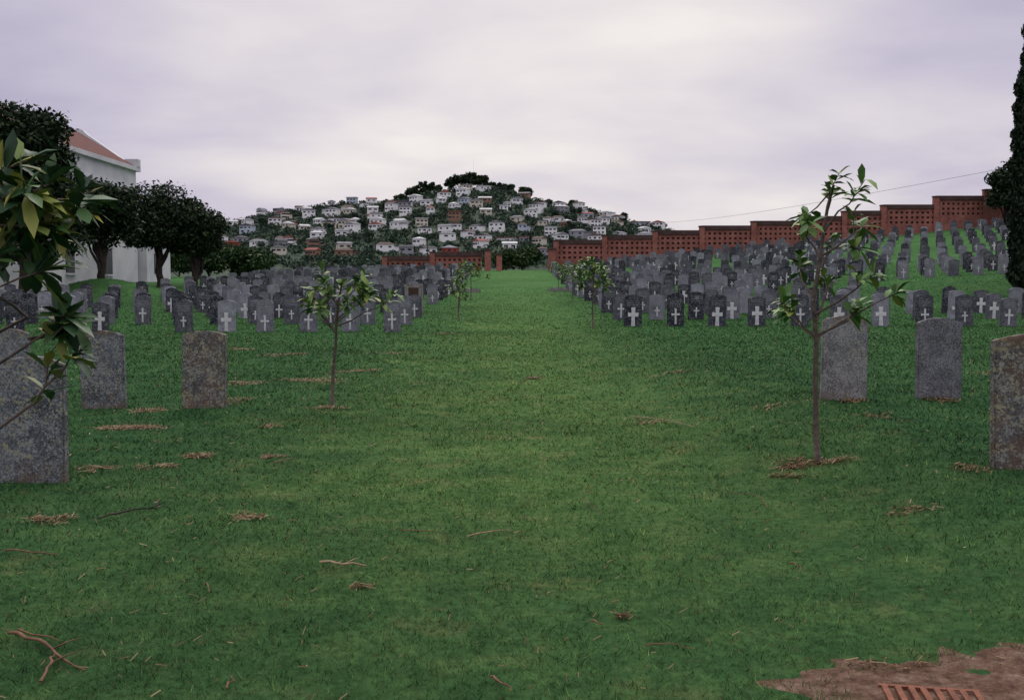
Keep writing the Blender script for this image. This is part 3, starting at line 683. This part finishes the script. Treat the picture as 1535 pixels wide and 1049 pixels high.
for i in range(20):
    w_=random.uniform(4.8,9.5); h_=random.choice([2.2,2.3,2.4,2.6,3.7,4.0]); kd=random.choice(['gable','hip','hip','front','flat','gable'])
    Vw,Fw,Vr,Fr,wins=housemeshes(w_,random.uniform(4.6,5.8),h_,kd,random.random()<.25)
    protos.append((Vw,Fw,Vr,Fr,wins,kd,h_))
cache={}
def wallm(i,mi):
    if ('w',i,mi) not in cache: cache[('w',i,mi)]=newmesh('house_wall',protos[i][0],protos[i][1],[WM[mi]])
    return cache[('w',i,mi)]
def roofm(i,mi):
    if ('r',i,mi) not in cache: cache[('r',i,mi)]=newmesh('house_roof',protos[i][2],protos[i][3],[RM[mi]])
    return cache[('r',i,mi)]
def winm(i):
    if ('g',i) not in cache: cache[('g',i)]=[boxmesh('house_window',[b_],M_glass) for b_ in protos[i][4]]
    return cache[('g',i)]
hpos=[]
yv=506.
while yv<712:
    xl=(300-767)/1490*yv; xh=(985-767)/1490*yv; x=xl+random.uniform(0,12)
    while x<xh:
        yj=yv+random.uniform(-8,8)+6*math.sin(x*.04+yv)
        if random.random()<.93: hpos.append((x,yj))
        x+=random.uniform(11,20)
    yv+=23.
for px in (332,352,395,420,452,500,530,558,700,725,785,822,838,866,880,905,962,985):
    hpos.append(((px-767)/1490*721,719+random.uniform(-3,3)))
kept=[]
for p_ in hpos:
    if all((p_[0]-q_[0])**2+((p_[1]-q_[1])*1.0)**2>10.6**2 for q_ in kept): kept.append(p_)
cn=['white','cream','grey','tan brick','red','pale blue']; rn=['grey','brown','red','pale','dark']
for (x,y) in kept:
    i=random.randrange(len(protos)); wi=random.choices(range(6),[.66,.17,.05,.05,.02,.05])[0]; ri=random.choices(range(5),[.28,.17,.16,.28,.11])[0]
    e=empty('hillside_house',(x,y,float(hill(x,y))+.9),(0,0,R(random.gauss(0,24))))
    meta(e,'%s walled house with %s %s roof on the hillside'%(cn[wi],rn[ri],{'front':'gabled','gable':'gabled','hip':'hipped','flat':'flat'}[protos[i][5]]),'house',group='houses on the hillside')
    obj('wall',wallm(i,wi),e); obj('roof',roofm(i,ri),e)
    for wm in winm(i): obj('window',wm,e)
# hillside scrub
Cs=[]
nb=10000
bx=rng.uniform(-330,200,nb); by=rng.uniform(462,738,nb)
for x,y in zip(bx,by):
    r_=rng.uniform(1.2,3.3)
    blocked=False
    for hx_,hy_ in kept:
        dx=abs(x-hx_); dy=y-hy_
        if dx<5.8 and -4.2-r_*.35<dy<4.2: blocked=True; break
        if dx<5.5 and -13<dy<=-4.2 and r_>1.7: r_=1.7
    if blocked: continue
    k=int(13*r_)
    v=rng.normal(size=(k,3)); v/=np.linalg.norm(v,axis=1)[:,None]; v*=(rng.random((k,1))**.35)*r_*np.array([1,1,.85])
    Cs.append(v+np.array([x,y,float(hill(x,y))+r_*.4]))
Cs=np.concatenate(Cs); o=obj('hillside_scrub',fastmesh('hillside_scrub',leafquads(Cs,.8),4,[M_bush])); meta(o,'dark bushes and scrub between the hillside houses','scrub',kind='stuff')
# ridge trees
for (px,rad,zc,nb_) in ((600,(6,4,1.8),3.5,16),(620,(7,4,2.8),5,20),(640,(7,4,3.4),6.5,22),(656,(3,4,2),4,10),(675,(4,5,3.4),7.5,18),(690,(7,4,3.8),9,28),(706,(7,4,3.8),9.5,28),(720,(5,4,3.2),8.5,18),(738,(7,4,2),4,18),(760,(6,4,1.8),4,16),(786,(6,4,2.4),5,16),(860,(3,3,1.5),4,8),(930,(4,3,2),4,10),(985,(5,3,2),3,10)):
    x=(px-767)/1490*726; y=726
    tree('ridge_tree',x,y,'dark windswept tree on the hill crest','tree',2,rad,zc,nb_,2.1,2800,.7,M_ct,'trees on the hill crest',.4,z0=float(hill(x,y)))
for i in range(34):
    y=random.uniform(520,710); x=random.uniform((330-767)/1490*y,(960-767)/1490*y)
    if any(abs(x-a_)<6 and abs(y-b_)<7 for a_,b_ in kept): continue
    tree('hillside_tree',x,y,'dark rounded tree between hillside houses','tree',2,(2.4,2,1.6),3.2,7,1.5,700,.6,M_bush,'trees between the hillside houses',.3,z0=float(hill(x,y)),nlimb=4)
# poles
def pole(name,x,y,z,h,r_,label,cat,arm=0):
    e=empty(name,(x,y,z)); meta(e,label,cat)
    V=[];F=[];tube(V,F,[(0,0,-.5),(0,0,h*.5),(0,0,h)],[r_,r_*.85,r_*.6],8); obj('pole',newmesh('pole',V,F,[M_pole],True),e)
    if arm: obj('crossarm',boxmesh('crossarm',[(-arm,arm,r_,r_+.12,h-.5,h-.38)],M_pole),e)
    return e
x=(710-767)/1490*730; pole('radio_mast',x,730,float(hill(x,730)),24,.05,'thin tall radio mast on the hill crest','mast')
x=(641-767)/1490*100; pole('lamp_post',x,100,T(x,100),1.4+(430-345)*100/1490-T(x,100),.07,'dark slender post beyond the brick wall','post',.0)
# power line
a_=Vector((60.,112.,15.6)); b_=Vector(((988-767)/1490*500,500,1.4+(430-334)*500/1490))
pole('utility_pole',a_.x,a_.y,T(a_.x,a_.y),a_.z-T(a_.x,a_.y)+.4,.15,'tall timber utility pole with crossarm','utility pole',.8)
pole('utility_pole',b_.x,b_.y,float(hill(b_.x,500)),b_.z-float(hill(b_.x,500))+.3,.15,'timber utility pole on the hillside','utility pole',.8)
V=[];F=[];pts=[]
for i in range(25):
    tt=(i/24)**1.7; p_=a_.lerp(b_,tt); p_.z-=6*tt*(1-tt); pts.append(p_-a_)
tube(V,F,pts,[.02+.03*(i/24) for i in range(25)],5)
M_wire=simple('grey_wire',(.2,.19,.21),(.26,.25,.27),1)
o=obj('power_line',newmesh('power_line',V,F,[M_wire],True),loc=a_); meta(o,'thin dark overhead wire crossing the cloudy sky','wire')
# ------------------------------------------------------------------ world
w=bpy.data.worlds.new('World'); scene.world=w; w.use_nodes=True; nt=w.node_tree; nt.nodes.clear()
out=nt.nodes.new('ShaderNodeOutputWorld'); bg=nt.nodes.new('ShaderNodeBackground'); bg2=nt.nodes.new('ShaderNodeBackground'); add=nt.nodes.new('ShaderNodeAddShader')
sky=nt.nodes.new('ShaderNodeTexSky'); sky.sky_type='NISHITA'; sky.sun_disc=False; sky.sun_elevation=R(45); sky.sun_rotation=R(2)
nt.links.new(sky.outputs[0],bg.inputs[0]); bg.inputs[1].default_value=.005
tc=nt.nodes.new('ShaderNodeTexCoord'); nr=nt.nodes.new('ShaderNodeVectorMath'); nr.operation='NORMALIZE'; nt.links.new(tc.outputs['Generated'],nr.inputs[0])
sp=nt.nodes.new('ShaderNodeSeparateXYZ'); nt.links.new(nr.outputs[0],sp.inputs[0])
zz_=math_(nt,'ADD',math_(nt,'MAXIMUM',sp.outputs[2],0.),.24)
cb=nt.nodes.new('ShaderNodeCombineXYZ'); nt.links.new(math_(nt,'DIVIDE',sp.outputs[0],zz_),cb.inputs[0]); nt.links.new(math_(nt,'MULTIPLY',math_(nt,'DIVIDE',sp.outputs[1],zz_),1.3),cb.inputs[1])
n1=nt.nodes.new('ShaderNodeTexNoise'); n1.inputs['Scale'].default_value=1.1; n1.inputs['Detail'].default_value=6; n1.inputs['Roughness'].default_value=.48; n1.inputs['Distortion'].default_value=.15
nt.links.new(cb.outputs[0],n1.inputs['Vector'])
def dirdot(v,lo,hi):
    dt=nt.nodes.new('ShaderNodeVectorMath'); dt.operation='DOT_PRODUCT'; nt.links.new(nr.outputs[0],dt.inputs[0]); vv=Vector(v).normalized(); dt.inputs[1].default_value=vv
    mr=nt.nodes.new('ShaderNodeMapRange'); mr.interpolation_type='SMOOTHSTEP'; nt.links.new(dt.outputs['Value'],mr.inputs[0]); mr.inputs[1].default_value=lo; mr.inputs[2].default_value=hi
    return mr.outputs[0]
glow=dirdot((.03,1,.19),.87,1.0)
f=math_(nt,'ADD',math_(nt,'ADD',math_(nt,'MULTIPLY',n1.outputs['Fac'],.75),.125),math_(nt,'MULTIPLY',glow,.27))
c=ramp(nt,f,[(.36,(.31,.275,.42)),(.48,(.41,.375,.51)),(.60,(.56,.515,.62)),(.72,(.70,.65,.69)),(.86,(.87,.81,.78))])
zf=nt.nodes.new('ShaderNodeMapRange'); zf.interpolation_type='SMOOTHSTEP'; nt.links.new(sp.outputs[2],zf.inputs[0]); zf.inputs[1].default_value=.3; zf.inputs[2].default_value=.75
c=mixc(nt,zf.outputs[0],c,(.60,.58,.58))
nt.links.new(c,bg2.inputs[0])
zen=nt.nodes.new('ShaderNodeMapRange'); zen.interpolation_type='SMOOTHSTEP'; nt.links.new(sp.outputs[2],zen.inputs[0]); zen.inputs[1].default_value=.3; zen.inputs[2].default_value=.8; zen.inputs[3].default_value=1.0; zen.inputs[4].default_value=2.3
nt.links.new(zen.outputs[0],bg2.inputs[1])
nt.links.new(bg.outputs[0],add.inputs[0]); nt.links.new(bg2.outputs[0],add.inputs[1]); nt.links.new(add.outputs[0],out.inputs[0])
sd=bpy.data.lights.new('sun','SUN'); sd.energy=1.0; sd.angle=R(25); sd.color=(1,.95,.86)
so=bpy.data.objects.new('sun',sd); COL.objects.link(so); so.rotation_euler=(R(-45),0,R(-2))
# ------------------------------------------------------------------ camera
cd=bpy.data.cameras.new('camera'); cd.lens=34.95; cd.sensor_width=36; cd.clip_end=12000; cd.clip_start=.05
co=bpy.data.objects.new('camera',cd); COL.objects.link(co); co.location=(0,0,1.4); co.rotation_euler=(R(90-3.61),0,0); scene.camera=co
scene.view_settings.view_transform='Standard'; scene.view_settings.look='None'; scene.view_settings.exposure=0
